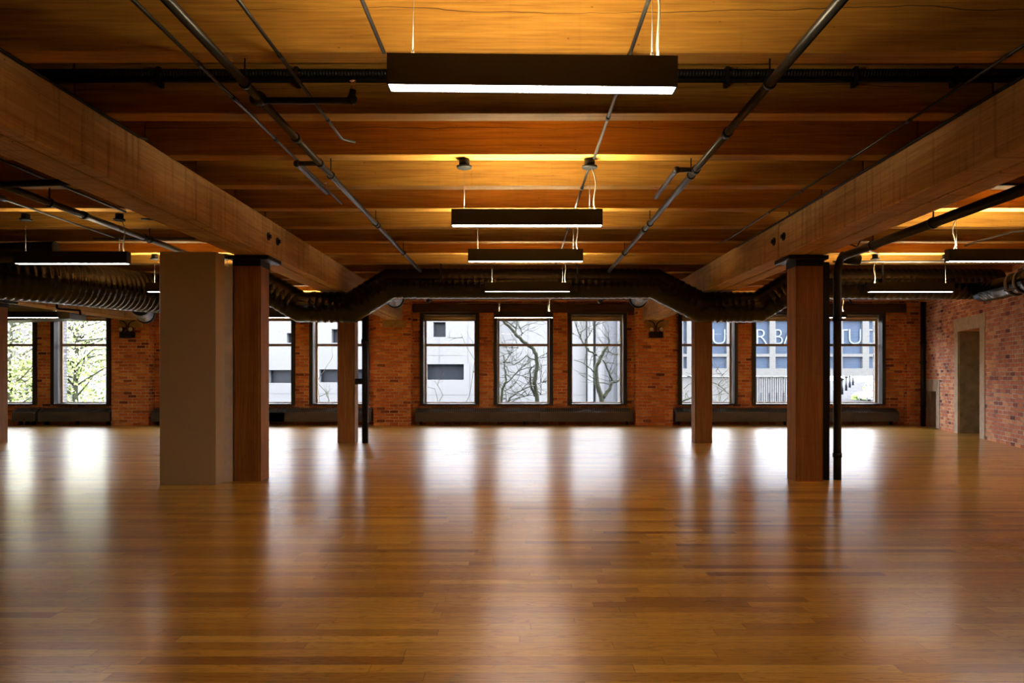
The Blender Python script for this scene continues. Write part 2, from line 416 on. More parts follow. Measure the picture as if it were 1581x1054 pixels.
# window headers
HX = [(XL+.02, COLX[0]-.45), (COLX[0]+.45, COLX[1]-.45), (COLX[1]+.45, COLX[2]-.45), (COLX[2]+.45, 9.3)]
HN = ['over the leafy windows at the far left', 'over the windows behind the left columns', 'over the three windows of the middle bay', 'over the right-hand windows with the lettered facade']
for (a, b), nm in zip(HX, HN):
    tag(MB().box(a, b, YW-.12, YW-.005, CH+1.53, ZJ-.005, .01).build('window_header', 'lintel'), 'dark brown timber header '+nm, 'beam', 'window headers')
# joists
JY = [3.06+.93*k for k in range(-2, 16)]
bays = [(XL+.01, -9.205, 'far left bay'), (-9.195, -2.945, 'left bay'), (-2.935, 3.13, 'middle bay'), (3.14, None, 'right bay')]
NJ = len(JY)
for bi, (a, b, nm) in enumerate(bays):
    for j, y in enumerate(JY):
        if bi == 0 and y < 9: continue
        xe = b if b is not None else RX(y)-.01
        m = MB()
        L = xe-a; ns = max(3, int(L/.4)); rr = random.Random(j*7+bi)
        ph = rr.uniform(0, 6); am = rr.uniform(.0015, .004)
        m.box(0, L, 0, .15, 0, .355)
        bmesh.ops.bevel(m.bm, geom=m.bm.edges[:], offset=.006, segments=1, affect='EDGES')
        es = [e for e in m.bm.edges if abs(e.verts[0].co.x-e.verts[1].co.x) > L*.8]
        bmesh.ops.subdivide_edges(m.bm, edges=es, cuts=ns, use_grid_fill=True)
        for v in m.bm.verts:
            if v.co.z < .1: v.co.z += .001+am*(1+math.sin(v.co.x*1.3+ph))*.5
            v.co.y += am*math.sin(v.co.x*.9+ph*2)
        o = m.build('ceiling_joist', 'joist', None, (a, y, ZJ))
        tag(o, 'heavy timber ceiling joist over the %s, %s from the window wall' % (nm, ORD[NJ-j]), 'joist', 'ceiling joists')
# girders
def girder(x0, x1, gap, y0, y1, label, bolts):
    r = thing('timber_girder', label, 'beam', ((x0+x1)/2, (y0+y1)/2, ZG0), 'timber girders')
    h = ZJ-ZG0; cx = (x0+x1)/2; cy = (y0+y1)/2
    for a, b, dz in ((x0, gap-.014, 0.), (gap+.014, x1, .0)):
        m = MB().box(a-cx, b-cx, y0-cy, y1-cy, 0, h)
        bmesh.ops.bevel(m.bm, geom=m.bm.edges[:], offset=.008, segments=1, affect='EDGES')
        m.build('beam_ply', 'girder', r)
    MB().box(gap-.014-cx, gap+.014-cx, y0-cy+.02, y1-cy-.02, .12, h-.005).build('shadow_gap_strip', 'lintel', r)  # dark strip standing in for the shadow in the gap between the plies
    for (yy, side) in bolts:
        xx = (x1-cx) if side > 0 else (x0-cx)
        m = MB(); m.cyl((xx, yy-cy, .20), (xx+side*.012, yy-cy, .20), .045, None, 16); m.cyl((xx+side*.012, yy-cy, .20), (xx+side*.035, yy-cy, .20), .024, None, 6)
        m.build('bolt', 'black', r)
JA, JB = 8.33, 13.05
girder(-3.13, -2.75, -2.868, 3.65, JA-.007, 'massive rough-sawn timber girder at upper left, nearest the camera', [(8.17, 1)])
girder(-3.13, -2.75, -2.868, JA+.007, JB-.003, 'left timber girder running from near left column to the black duct', [(8.48, 1), (12.9, 1)])
girder(-3.13, -2.75, -2.868, JB+.003, YP-.002, 'short left timber girder behind the duct, ending on brick pier', [])
girder(2.91, 3.36, 3.147, 3.65, JA-.007, 'massive rough-sawn timber girder at upper right, nearest the camera', [(8.17, -1)])
girder(2.91, 3.36, 3.147, JA+.007, JB-.003, 'right timber girder running from near right column to the black duct', [(8.48, -1), (12.9, -1)])
girder(2.91, 3.36, 3.147, JB+.003, YP-.002, 'short right timber girder behind the duct, above the emergency light', [])
girder(-9.38, -9.0, -9.12, 8.35, JB-.003, 'timber girder above the curved duct at far left', [])
girder(-9.38, -9.0, -9.12, JB+.003, YP-.002, 'pale timber girder at far left resting on brick pier', [])
# columns
def column(cx, yf, label, side, c0=.25, c1=.25):
    r = thing('timber_column', label, 'column', (cx, yf+.15, 0), 'timber columns')
    w = .15
    m = MB().box(-w, w, -w, w, .0, ZG0-.055)
    bmesh.ops.bevel(m.bm, geom=[e for e in m.bm.edges if abs(e.verts[0].co.z-e.verts[1].co.z) > 1], offset=.018, segments=2, affect='EDGES')
    m.build('post', 'column', r)
    m = MB().box(-c0, c1, -.2, .26, ZG0-.05, ZG0-.006, .004)
    m.box(-.155, .155, -.155, .155, ZG0-.12, ZG0-.05)
    m.build('cap_plate', 'black', r)
    m = MB()
    for s in (-1, 1): m.cyl((s*.08, -.168, ZG0-.09), (s*.08, -.185, ZG0-.09), .018, None, 8)
    m.build('cap_bolts', 'black', r)
column(-2.995, 8.2, 'thick timber column standing beside the greige box pillar', 1, .19, .25)
column(3.205, 8.2, 'thick timber column with black pipes on its right side', -1, .25, .19)
column(-2.995, 12.9, 'far timber column left of centre, beside thin black drain pipe', 1, .2, .2)
column(3.205, 12.9, 'far timber column right of centre, in front of the right windows', -1)
column(-9.195, 12.9, 'timber column cut by the left edge of the photo', 1)
# stone pads under girder ends are part of the wall
for cx in COLX:
    MB().box(cx-.28+.05, cx+.28+.05, YP-.018, YP+.002, ZG0-.175, ZG0-.005, .006).build('stone_pad', 'stone', wall_back)

# greige box pillar
r = thing('box_pillar', 'greige painted drywall box pillar left of the near left column', 'pillar', (-3.52, 8.05, 0))
MB().box(-.305, .295, -.12, .115, 0, ZG0-.006, .003).build('pillar_body', 'drywall', r)
tag(MB().box(-.045, .045, -.06, .06, 0, ZG0-.13).build('metal_channel', 'trim_metal', None, (-3.205+.005, 8.27, 0)), 'pale vertical metal channel between box pillar and near left column', 'channel')

# ------------------------------------------------------------------ radiators
def radiator(x0, x1, joints, label, feet=True):
    r = thing('baseboard_radiator', label, 'radiator', ((x0+x1)/2, YP, 0), 'perimeter radiators'); cx = (x0+x1)/2
    y0, y1 = .0, .255
    xs = [x0-cx]+[j-cx for j in joints]+[x1-cx]
    prof = [(y0, .09), (y0, .295), (y0+.012, .31), (y1-.1, .40), (y1, .40), (y1, .09)]
    for a, b in zip(xs, xs[1:]): MB().prism(prof, a+.003, b-.003, 0).build('panel', 'radiator', r)
    m = MB(); N = int((x1-x0-.1)/.05)
    for i in range(N):
        x = x0-cx+.06+i*.05
        m.prism([(y0+.020, .316), (y0+.020, .326), (y1-.115, .404), (y1-.115, .394)], x, x+.028, 0)
    m.build('grille', 'grille', r)
    for x in (x0+.12, (x0+x1)/2, x1-.12): MB().box(x-.02-cx, x+.02-cx, .1, .2, 0, .09).build('foot', 'black', r)
radiator(-11.9-.1, -11.45, [], 'dark radiator partly hidden behind the column at left edge')
radiator(-11.38, -9.67, [], 'short dark radiator under the leafy window at left')
radiator(-8.70, -3.49, [-5.55, -7.1], 'long dark radiator under the windows behind the left columns')
radiator(-2.45, 2.70, [-.68, .52], 'long dark radiator under the three middle windows')
radiator(3.70, 9.0, [5.9, 7.9], 'long dark radiator under the right-hand windows')

# ------------------------------------------------------------------ light fixtures
ZLB = CH+1.2
def fixture(x0, Y, label, tilt=0., cord=1, canopy=True, L=1.2, curl=.05, dim=False):
    cx = x0+L/2
    r = thing('linear_pendant_light', label, 'light', (cx, Y, ZLB), 'suspended linear lights')
    h = .128; w = .09
    m = MB()
    m.box(-L/2, L/2, 0, .006, 0, h); m.box(-L/2, L/2, w-.006, w, 0, h); m.box(-L/2, -L/2+.006, .006, w-.006, 0, h); m.box(L/2-.006, L/2, .006, w-.006, 0, h)
    m.box(-L/2+.006, L/2-.006, .006, w-.006, .05, .06)
    b = m.build('housing', 'fixture', r)
    MB().box(-L/2+.007, L/2-.007, .007, w-.007, .002, .012).build('diffuser', 'lamp_down', r)
    MB().box(-L/2+.007, L/2-.007, .007, w-.007, h-.03, h-.02).build('uplight', 'lamp_up_dim' if dim else 'lamp_up', r)
    zt = ZJ-ZLB-.002
    for sx in (-.5, .5):
        x = sx*(L-.22)*1.02
        wy = w/2
        q = MB().tube([(x, wy, h+.02), (x, wy, zt-.05)], .0016, 5); q.cyl((x, wy, h-.02), (x, wy, h+.03), .006, None, 8); q.build('suspension_wire', 'wire', r)
        if canopy:
            c = MB(); c.cyl((x, wy, zt), (x, wy, zt-.055), .042, None, 20); c.cyl((x, wy, zt-.055), (x, wy, zt-.072), .062, .058, 20)
            c.build('ceiling_canopy', 'canopy', r)
    x = cord*.5*(L-.22)*1.02+.01
    pts = []
    for i in range(13):
        f = i/12; z = (zt-.07)*(1-f)+(h)*f
        pts.append((x+.01+curl*math.sin(f*math.pi*1.6)*.5+curl*f*f, w/2+.012, z))
    MB().tube(pts, .0055, 6).build('power_cord', 'cord', r)
    r.rotation_euler = (0, math.radians(tilt), 0)
    return r
fixture(-.545, 3.07, 'long black linear light at the top of the photo, nearest and largest', .55, canopy=False, curl=.02)
fixture(-.535, 5.90, 'second black linear light from the camera in the middle bay')
fixture(-.53, 7.75, 'third black linear light from the camera in the middle bay')
fixture(-.48, 10.5, 'black linear light just in front of the central duct', curl=.04)
fixture(-.50, 15.2, 'small far linear light in front of the centre window', curl=.02)
fixture(-5.36, 7.9, 'black linear light left of the greige box pillar, above the curved duct', dim=True)
fixture(-5.28, 10.55, 'black linear light peeking out behind the box pillar')
fixture(-5.30, 15.2, 'far linear light in front of windows behind the left columns')
fixture(-10.62, 15.2, 'linear light under the grey duct plenum at far left', dim=True)
fixture(4.48, 7.75, 'black linear light cut by the right edge of the photo', cord=-1, curl=-.09)
fixture(4.97, 10.55, 'black linear light in front of the duct in the right bay', cord=-1, curl=-.06)
fixture(5.50, 15.2, 'far linear light hidden mostly by the near right column')

# ------------------------------------------------------------------ ducts
HD = CH+1.455; HL = CH+1.085; YD = 11.7
duct1 = r = thing('spiral_duct', 'large black ribbed spiral duct crossing the room beneath the girders', 'duct', (0, YD, 0))
pts = [(7.55, 11.75, HD), (4.35, YD, HD), (3.75, YD, HL), (2.85, YD, HL), (2.13, YD, HD), (-2.02, YD, HD), (-2.62, YD, HL), (-3.42, YD, HL), (-4.0, YD, CH+1.42), (-4.6, 11.9, CH+1.42)]
P = [(x, y-YD, z) for x, y, z in pts]
m = MB(); m.tube(P, .235, 40, ridge=(.10, .008)); m.build('duct_run', 'duct', r)
for i in (2, 3, 4, 5, 6, 7): pass
# drop hangers
for x in (-1.2, .9, 5.6):
    MB().box(x-.012, x+.012, -.245, -.241, HD-.01, ZJ-.002).build('hanger_strap', 'black', r)
duct2 = r = thing('spiral_duct', 'thick black ribbed duct curving across the left bay toward the camera', 'duct', (-6, 10.5, 0))
HQ = CH+1.31
crv = [(-4.62, 12.15, CH+1.38, .25), (-5.1, 12.25, HQ, .29), (-5.6, 11.95, HQ, .30), (-5.95, 11.3, HQ, .30), (-6.2, 10.6, HQ, .30), (-6.55, 9.95, HQ, .30), (-7.05, 9.45, HQ, .30), (-7.7, 9.15, HQ, .30), (-8.7, 9.0, HQ, .30)]
def smooth_path(ps, n=3):
    for _ in range(n):
        q = [ps[0]]
        for a, b in zip(ps, ps[1:]):
            q.append(tuple(.75*u+.25*v for u, v in zip(a, b))); q.append(tuple(.25*u+.75*v for u, v in zip(a, b)))
        q.append(ps[-1]); ps = q
    return ps
sp = smooth_path(crv, 2)
# resample at rib spacing
def resample(ps, st):
    out = [ps[0]]; acc = 0; cur = ps[0]
    for nx in ps[1:]:
        while True:
            dd = (Vector(nx[:3])-Vector(cur[:3])).length
            if acc+dd < st: acc += dd; cur = nx; break
            f = (st-acc)/dd; cur = tuple(u+(v-u)*f for u, v in zip(cur, nx)); out.append(cur); acc = 0
    return out
rs = resample(sp, .022)
m = MB(); m.tube([(x+6, y-10.5, z) for x, y, z, q in rs], [q+(.012 if i % 4 in (1, 2) else 0) for i, (x, y, z, q) in enumerate(rs)], 44)
m.build('duct_run', 'duct', r)
m = MB(); m.tube([(-8.6+6, 9.2-10.5, CH+1.40), (-7.0+6, 9.3-10.5, CH+1.52), (-5.9+6, 9.5-10.5, CH+1.60)], .125, 20); m.build('branch', 'black', r)
# duct taps toward the window wall
def tap(par, x, y0, z, dx=0., r0=.13):
    m = MB(); m.tube([(0, 0, 0), (0+dx*.5, .35, -.01), (dx, .75, -.05)], r0, 24, ridge=(.09, .005))
    r = m.build('branch_outlet', 'duct_tap', par, Vector((x, y0, z))-par.location)
    m = MB(); m.tube([(dx, .75, -.05), (dx, .80, -.053)], r0+.02, 24); m.build('collar', 'black', r)
tap(duct1, 2.02, 11.85, CH+1.36)
tap(duct1, 4.42, 11.85, CH+1.36)
tap(duct1, -2.0, 11.85, CH+1.36, -.1)
tap(duct2, -6.1, 12.0, CH+1.12, -.3, .14)
# right side flexible branch with clamp
m = MB(); m.tube([(.05, .2, CH+1.30), (.0, -.45, CH+1.30), (.02, -1.1, CH+1.36), (.12, -1.9, CH+1.42)], .15, 28, ridge=(.16, .006)); r = m.build('branch_duct', 'duct', duct1, (7.1, 11.3-YD, 0))
m = MB(); m.tube([(.005, -.62, CH+1.315), (.010, -.66, CH+1.32)], .17, 28); m.tube([(.012, -.80, CH+1.333), (.015, -.84, CH+1.336)], .17, 28); m.box(-.13, -.10, -.86, -.60, CH+1.22, CH+1.25)
m.build('clamp', 'wire', r)
# grey plenum at far left
r = thing('sheet_metal_plenum', 'grey angular sheet metal plenum in front of far left windows', 'duct', (-10.4, 15.7, 0))
MB().prism([(-1.5, CH+1.15), (-1.5, CH+1.50), (.7, CH+1.50), (.93, CH+1.42), (.93, CH+1.22)], 0, .6, 1).build('plenum_box', 'plenum', r)
for x in (-1.2, .6): MB().box(x-.01, x+.01, .29, .31, CH+1.50, ZJ-.002).build('hanger_rod', 'black', r)

# ------------------------------------------------------------------ pipes and conduits
def run(name, pts, rad, label, cat, mat='pipe', couplings=(), straps=(), group=None, seg=12):
    c = Vector(pts[0]); r = thing(name, label, cat, c, group)
    MB().tube([Vector(p)-c for p in pts], rad, seg).build('pipe_run' if cat == 'pipe' else 'tube_run', mat, r)
    for q in couplings:
        a, b = Vector(pts[0]), Vector(pts[1]); t = (b-a).normalized(); p = a+t*((q-a.y)/t.y if abs(t.y) > .5 else q)-c
        MB().cyl(p-t*.03, p+t*.03, rad*1.28, None, seg).build('coupling', 'black', r)
    for q in straps:
        a, b = Vector(pts[0]), Vector(pts[1]); t = (b-a).normalized(); p = a+t*((q-a.y)/t.y if abs(t.y) > .5 else q)-c
        m = MB(); m.cyl(p-t*.012, p+t*.012, rad*1.35, None, seg)
        top = ZJ-c.z-.001
        m.box(p.x-.004, p.x+.004, p.y-.004, p.y+.004, p.z, top); m.build('hanger', 'black', r)
    return r
def JC(k): return 3.06+.93*k+.075      # middle of joist k
HA = CH+1.60
# sprinkler mains
ra = run('sprinkler_pipe', [(-1.495, 2.2, HA), (-1.495, 11.3, HA)], .024, 'black sprinkler pipe running to the duct, left of the middle lights', 'pipe', 'pipe', (4.29, 5.0, 5.6, 7.9), [JC(k) for k in (1, 3, 5, 7)], 'sprinkler mains')
rb = run('sprinkler_pipe', [(1.37, 2.2, HA), (1.37, 11.3, HA)], .026, 'black sprinkler pipe running to the duct, right of the middle lights', 'pipe', 'pipe', (4.9, 5.77, 8.1), [JC(k) for k in (1, 3, 5, 7)], 'sprinkler mains')
# branch arm of the left main
def local(r, p): return Vector(p)-r.location
m = MB(); m.tube([local(ra, p) for p in ((-1.52, 4.29, HA-.012), (-.99, 4.29, HA-.012), (-.965, 4.29, HA+.0), (-.955, 4.29, HA+.05))], .019, 12)
m.ball(local(ra, (-1.495, 4.29, HA)), .042); m.ball(local(ra, (-1.51, 4.27, HA-.012)), .034); m.ball(local(ra, (-.96, 4.29, HA-.005)), .03)
m.build('branch_arm', 'black', ra)
def sprinkler(par, p):
    q = MB(); x, y, z = local(par, p); q.cyl((x, y, z), (x, y, z+.02), .012, None, 8); q.box(x-.012, x-.008, y-.004, y+.004, z+.02, z+.05); q.box(x+.008, x+.012, y-.004, y+.004, z+.02, z+.05); q.cyl((x, y, z+.05), (x, y, z+.054), .018, None, 12)
    q.build('sprinkler_head', 'brass', par)
sprinkler(ra, (-.955, 4.29, HA+.05))
m = MB(); m.tube([local(ra, p) for p in ((-1.495, 5.6, HA), (-1.665, 5.6, HA), (-1.672, 5.64, HA), (-1.672, 6.5, HA))], .019, 12); m.ball(local(ra, (-1.668, 5.6, HA)), .028); m.build('branch_arm', 'pipe', ra)
sprinkler(ra, (-1.672, 6.44, HA+.02))
m = MB(); m.tube([local(rb, p) for p in ((1.37, 5.77, HA), (1.235, 5.77, HA), (1.22, 5.80, HA), (1.22, 6.65, HA))], .02, 12); m.ball(local(rb, (1.37, 5.77, HA)), .036); m.ball(local(rb, (1.225, 5.77, HA)), .028); m.build('branch_arm', 'pipe', rb)
sprinkler(rb, (1.22, 6.62, HA+.02))
HC = ZJ-.018
run('conduit', [(-1.76, 2.2, HC), (-1.76, 7.4, HC)], .0105, 'thin conduit parallel to and left of the left sprinkler pipe', 'conduit', 'pipe', (4.1, 4.6, 5.4), (), 'ceiling conduits', 8)
run('conduit', [(-1.28, 2.2, HC), (-1.28, 5.38, HC), (-1.20, 5.46, HC)], .0095, 'thin conduit right of the left sprinkler pipe, ending above its branch', 'conduit', 'pipe', (4.0, 5.0), (), 'ceiling conduits', 8)
run('conduit', [(-.715, 2.2, HC), (-.715, 3.95, HC)], .011, 'thin conduit left of the nearest light, ending at junction box', 'conduit', 'pipe', (), (), 'ceiling conduits', 8)
run('conduit', [(.592, 2.2, HC), (.592, 5.86, HC)], .011, 'thin conduit descending behind the nearest light to the light canopy', 'conduit', 'pipe', (4.0, 4.95), (), 'ceiling conduits', 8)
run('conduit', [(.575, 6.0, HC), (.575, 11.4, HC)], .011, 'thin conduit linking the canopies of the middle lights', 'conduit', 'pipe', (6.8, 8.7), (), 'ceiling conduits', 8)
run('conduit', [(2.62, 3.2, HC), (2.62, 9.3, HC), (2.58, 9.6, HC)], .0095, 'thin conduit beside the right girder, crossing the joists', 'conduit', 'pipe', (4.0, 5.0, 5.9, 6.9, 7.8), (), 'ceiling conduits', 8)
run('conduit', [(-2.735, 3.66, ZJ-.012), (-2.735, 5.35, ZJ-.012), (-2.70, 5.42, ZJ-.010)], .010, 'thin conduit along the top edge of the left girder', 'conduit', 'black', (), (), 'ceiling conduits', 8)
run('conduit', [(2.895, 3.66, ZJ-.014), (2.895, 9.9, ZJ-.014)], .011, 'thin conduit along the top edge of the right girder', 'conduit', 'black', (), (), 'ceiling conduits', 8)
# flexible cable bundle on joist face
r = thing('flexible_cable_run', 'black corrugated cable run crossing the ceiling behind the nearest light', 'cable', (0, 3.99, 0))
zc = CH+1.985; yc = 4.92-.040
for dz, rr, yy in ((0, .026, yc), (-.043, .017, yc)):
    m = MB(); m.tube([(-4.6, yy-3.99, zc+dz), (4.9, yy-3.99, zc+dz)], rr, 14, ridge=(.02, .003) if dz == 0 else None); m.build('cable', 'black', r)
for x in (-2.35, -1.45, -.6, .45, 1.36, 2.2, 2.85):
    MB().box(x-.012, x+.012, yc-.035-3.99, yc+.036-3.99, zc-.085, zc+.032).build('clamp', 'black', r)
MB().box(-.05, .05, -.03, .03, -.055, .055, .004).build('junction_box', 'black', r, (-.76, .85, CH+1.96))
# left bay
HB = CH+1.60
rc = run('sprinkler_pipe', [(-4.32, 3.8, HB), (-4.32, 11.0, HB)], .032, 'thick dark pipe in the left bay crossing above the left light', 'pipe', 'pipe', (7.4, 8.6), [JC(k) for k in (2, 4, 6)], 'sprinkler mains')
run('sprinkler_pipe', [(-4.56, 3.8, HB-.03), (-4.56, 6.6, HB-.03)], .026, 'dark pipe beside the thick pipe at upper left edge', 'pipe', 'pipe', (), [JC(k) for k in (1, 3)], 'sprinkler mains')
run('conduit', [(-4.99, 4.5, HC), (-4.99, 9.4, HC)], .012, 'thin silvery conduit crossing the left bay behind the canopies', 'conduit', 'wire', (), (), 'ceiling conduits', 8)
run('conduit', [(-4.11, 4.2, HC), (-4.11, 7.78, HC)], .013, 'black conduit running to the left bay light canopy', 'conduit', 'black', (), (), 'ceiling conduits', 8)
run('conduit', [(-4.05, 7.98, HC-.03), (-3.95, 8.05, HC-.02), (-3.62, 8.9, HC-.02)], .012, 'short bent conduit from left canopy toward the box pillar', 'conduit', 'pipe', (), (), 'ceiling conduits', 8)
run('conduit', [(-5.25, 9.2, CH+1.70), (-4.0, 9.2, CH+1.70)], .018, 'silvery crosswise conduit behind the left bay light', 'conduit', 'wire', (), (), 'ceiling conduits', 8)
MB().tube([(-.15, 2.4, HB-.01), (.62, 2.4, HB+.02)], .028, 12).build('branch_arm', 'black', rc, (0, 0, -rc.location.z))
run('loose_cable', [(-3.87, 5.2, ZJ-.03), (-4.0, 5.6, CH+1.62), (-4.12, 5.85, CH+1.38), (-4.15, 5.9, CH+1.28)], .010, 'loose black cable hanging at upper left edge', 'cable', 'black', (), (), None, 8)
r = thing('drain_pipe', 'bent black pipe hanging from girder above far left windows', 'pipe', (-8.93, 14.4, 0))
m = MB(); m.tube([(0, 0, ZG0+.1), (0, 0, CH+1.33), (.04, 0, CH+1.305), (.44, 0, CH+1.275), (.46, 0, CH+1.19)], .022, 10); m.build('pipe_run', 'black', r)
# right bay
r = thing('drain_pipe', 'fat black pipe sloping beside the right girder and down the column', 'pipe', (3.50, 8.35, 0))
m = MB(); m.tube([(.09, -4.6, CH+1.33), (.09, -.14, CH+1.33), (.085, -.06, CH+1.31), (.075, -.02, CH+1.25), (.07, 0, CH+1.15), (.07, 0, .0)], .043, 20); m.build('pipe_run', 'pipe', r)
for z in (.25, CH+.62): MB().cyl((.07, 0, z), (.07, 0, z+.05), .05, None, 20).build('coupling', 'black', r)
for y in (-3.2, -1.9, -.8):
    q = MB(); q.cyl((.09, y-.015, CH+1.33), (.09, y+.015, CH+1.33), .05, None, 20); q.box(.085, .095, y-.005, y+.005, CH+1.37, ZJ-.002); q.build('hanger', 'black', r)
m = MB(); m.tube([(.09, -.05, CH+1.33), (.30, -.02, CH+1.30)], .062, 18); m.build('tee', 'black', r)
r = thing('steel_channel', 'black steel channel strapped to the right side of near right column', 'pipe', (3.412, 8.35, 0))
m = MB(); m.box(-.05, .05, -.05, -.044, 0, ZG0-.06); m.box(-.05, -.044, -.05, .05, 0, ZG0-.06); m.box(.044, .05, -.05, .05, 0, ZG0-.06); m.build('channel_body', 'black', r)
MB().tube([(.0, -.02, 0), (0, -.02, ZG0-.07)], .014, 8).build('inner_conduit', 'pipe', r)
run('conduit', [(4.6, 10.9, CH+1.68), (7.4, 10.9, CH+1.68)], .017, 'silvery crosswise conduit above the duct in the right bay', 'conduit', 'wire', (), (), 'ceiling conduits', 8)
run('conduit', [(3.4, 6.68, ZJ-.014), (6.55, 6.68, ZJ-.014)], .010, 'thin black conduit along a joist in the right bay', 'conduit', 'black', (), (), 'ceiling conduits', 8)
run('conduit', [(5.12, 8.55, CH+1.50), (5.25, 8.55, CH+1.545), (5.7, 8.6, CH+1.67), (6.3, 8.6, CH+1.71)], .012, 'bent pale conduit above the light at right edge', 'conduit', 'wire', (), (), 'ceiling conduits', 8)
run('conduit', [(4.1, 8.9, CH+1.66), (4.18, 9.2, CH+1.60), (4.22, 9.6, CH+1.72), (5.05, 10.4, CH+1.70)], .010, 'crooked black conduit feeding the right bay light canopy', 'conduit', 'black', (), (), 'ceiling conduits', 8)
# verticals
r = thing('drain_pipe', 'slim black vertical pipe beside the far left-centre column', 'pipe', (-2.675, 12.97, 0))
MB().tube([(0, 0, 0), (0, 0, ZG0-.01)], .055, 18).build('pipe_run', 'black', r)
MB().cyl((0, 0, 1.72), (0, 0, 1.80), .068, None, 18).build('coupling', 'black', r)
MB().box(-.169, .0, -.03, .03, 1.02, 1.12).build('bracket', 'black', r)
r = thing('drain_pipe', 'black vertical pipe in the corner by the right brick wall', 'pipe', (9.42, 17.35, 0))
MB().tube([(0, 0, 0), (0, 0, ZJ-.001)], .058, 18).build('pipe_run', 'black', r)
for z in (1.9, 1.45): MB().cyl((0, 0, z), (0, 0, z+.07), .07, None, 18).build('coupling', 'black', r)
# spotlight heads
for x, lab, s in ((PX(663, 16.15), 'small spotlight above the left window of the middle bay', -1), (PX(928, 16.15), 'small spotlight above the right window of the middle bay', 1)):
    z = PZ(463, 16.15); r = thing('spotlight', lab, 'spotlight', (x, 16.15, z), 'small ceiling spotlights')
    MB().tube([(-.05, 0, -.05), (.04, 0, .04)], .045, 14).build('lamp_head', 'black', r)
    MB().cyl((-.052, 0, -.052), (-.056, 0, -.056), .036, None, 14).build('lens', 'white_lens', r)
    MB().tube([(.02, 0, .03), (.02, 0, ZJ-z-.001)], .009, 8).build('stem', 'black', r)
r = thing('sprinkler_drop', 'small black elbow pipe below the duct right of near column', 'pipe', (PX(1298, 12.4), 12.4, CH+1.30))
MB().tube([(-.2, 0, .30), (-.18, 0, .04), (.15, 0, .0), (.17, 0, -.08)], .02, 10).build('pipe_run', 'black', r)

# ------------------------------------------------------------------ emergency lights
def emergency(cx, label):
    z = PZ(517, YP); r = thing('emergency_light', label, 'light', (cx, YP, z), 'twin-head emergency lights')
    MB().box(-.165, .165, -.10, -.002, -.07, .07, .008).build('housing', 'black', r)
    for s in (-1, 1):
        m = MB(); m.cyl((s*.10, -.05, .07), (s*.10, -.05, .11), .018, None, 10); m.tube([(s*.10, -.03, .14), (s*.115, -.12, .13)], [.045, .055], 16); m.build('lamp_head', 'black', r)
        MB().cyl((s*.115, -.121, .13), (s*.1155, -.125, .13), .047, None, 16).build('lens', 'white_lens', r)
    for s in (-1, 1):
        m = MB(); m.tube([(s*.018, -.035, .07), (s*.018, -.035, .2), (s*.03, -.035, .26), (s*.09, -.035, .32), (s*.18, -.035, .34)], .011, 8); m.build('conduit', 'black', r)
emergency(PX(1012, YP), 'twin-head emergency light on the brick pier right of the middle windows')
emergency(PX(198, YP), 'twin-head emergency light on the far left brick pier')

# ------------------------------------------------------------------ outdoors
g = MB(); g.prism([(18.6, -5.4), (18.6, -5), (110, -3.1), (320, .3), (320, -6)], -80, 120, 0); tag(g.build('street', 'asphalt'), 'grey sloping street seen through the windows', 'street'); 
bpy.data.objects['street']['kind'] = 'structure'
def facade(name, label, px0, px1, Y, depth, z0, z1, wins, mat, pmat, extra=None, inset=.35, seams=()):
    x0, x1 = PX(px0, Y), PX(px1, Y)
    r = thing(name, label, 'building', ((x0+x1)/2, Y, z0), 'buildings across the street'); cx = (x0+x1)/2
    hs = [(PX(a, Y)-cx, PX(b, Y)-cx, PZ(d, Y)-z0, PZ(c, Y)-z0) for a, c, b, d in wins]
    m = MB(); holes(m, x0-cx, x1-cx, 0, z1-z0, 0, 1.0, hs); m.box(x0-cx, x1-cx, 1.0, depth, 0, z1-z0); m.build('facade', mat, r)
    for h in hs: MB().box(h[0], h[1], inset, inset+.05, h[2], h[3]).build('window', pmat, r)
    if seams:
        m = MB()
        for (a, c, b, d) in seams: m.box(PX(a, Y)-cx, PX(b, Y)-cx, -.01, .0, PZ(d, Y)-z0, PZ(c, Y)-z0)
        m.build('panel_joints', 'seam', r)
    return r, cx
winsA = [(669, 497, 688, 520), (659, 562, 716, 586), (443, 514, 462, 529), (512, 508, 536, 529), (415, 571, 450, 591), (493, 570, 560, 590), (300, 571, 360, 591), (659, 430, 716, 454), (493, 430, 560, 454), (600, 562, 630, 586), (600, 497, 620, 520)]
seamA = [(700, 420, 700.6, 497), (678, 520, 678.5, 562), (722, 470, 722.5, 560), (640, 548, 716, 548.5), (658, 609, 740, 609.6), (400, 607, 560, 607.6), (725, 560, 726, 640), (733, 560, 736, 640)]
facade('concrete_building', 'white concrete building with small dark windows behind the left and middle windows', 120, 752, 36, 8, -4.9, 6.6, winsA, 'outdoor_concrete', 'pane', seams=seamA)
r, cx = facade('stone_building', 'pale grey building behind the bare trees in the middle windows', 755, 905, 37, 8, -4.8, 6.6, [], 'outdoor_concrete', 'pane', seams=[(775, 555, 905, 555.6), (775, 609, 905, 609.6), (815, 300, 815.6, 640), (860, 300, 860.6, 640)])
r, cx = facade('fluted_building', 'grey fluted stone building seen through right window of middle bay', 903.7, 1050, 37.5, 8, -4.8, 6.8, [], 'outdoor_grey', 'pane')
m = MB()
for px, wd, dp in ((899, 8, .9), (912, 10, .5), (921, 5, .3), (946, 5, .3), (953, 12, .6), (972, 6, .4), (990, 6, .4)):
    m.box(PX(px, 37.5)-cx+.2, PX(px+wd, 37.5)-cx+.2, -dp, 0, 0, 11.5)
m.build('fluting', 'outdoor_concrete', r)
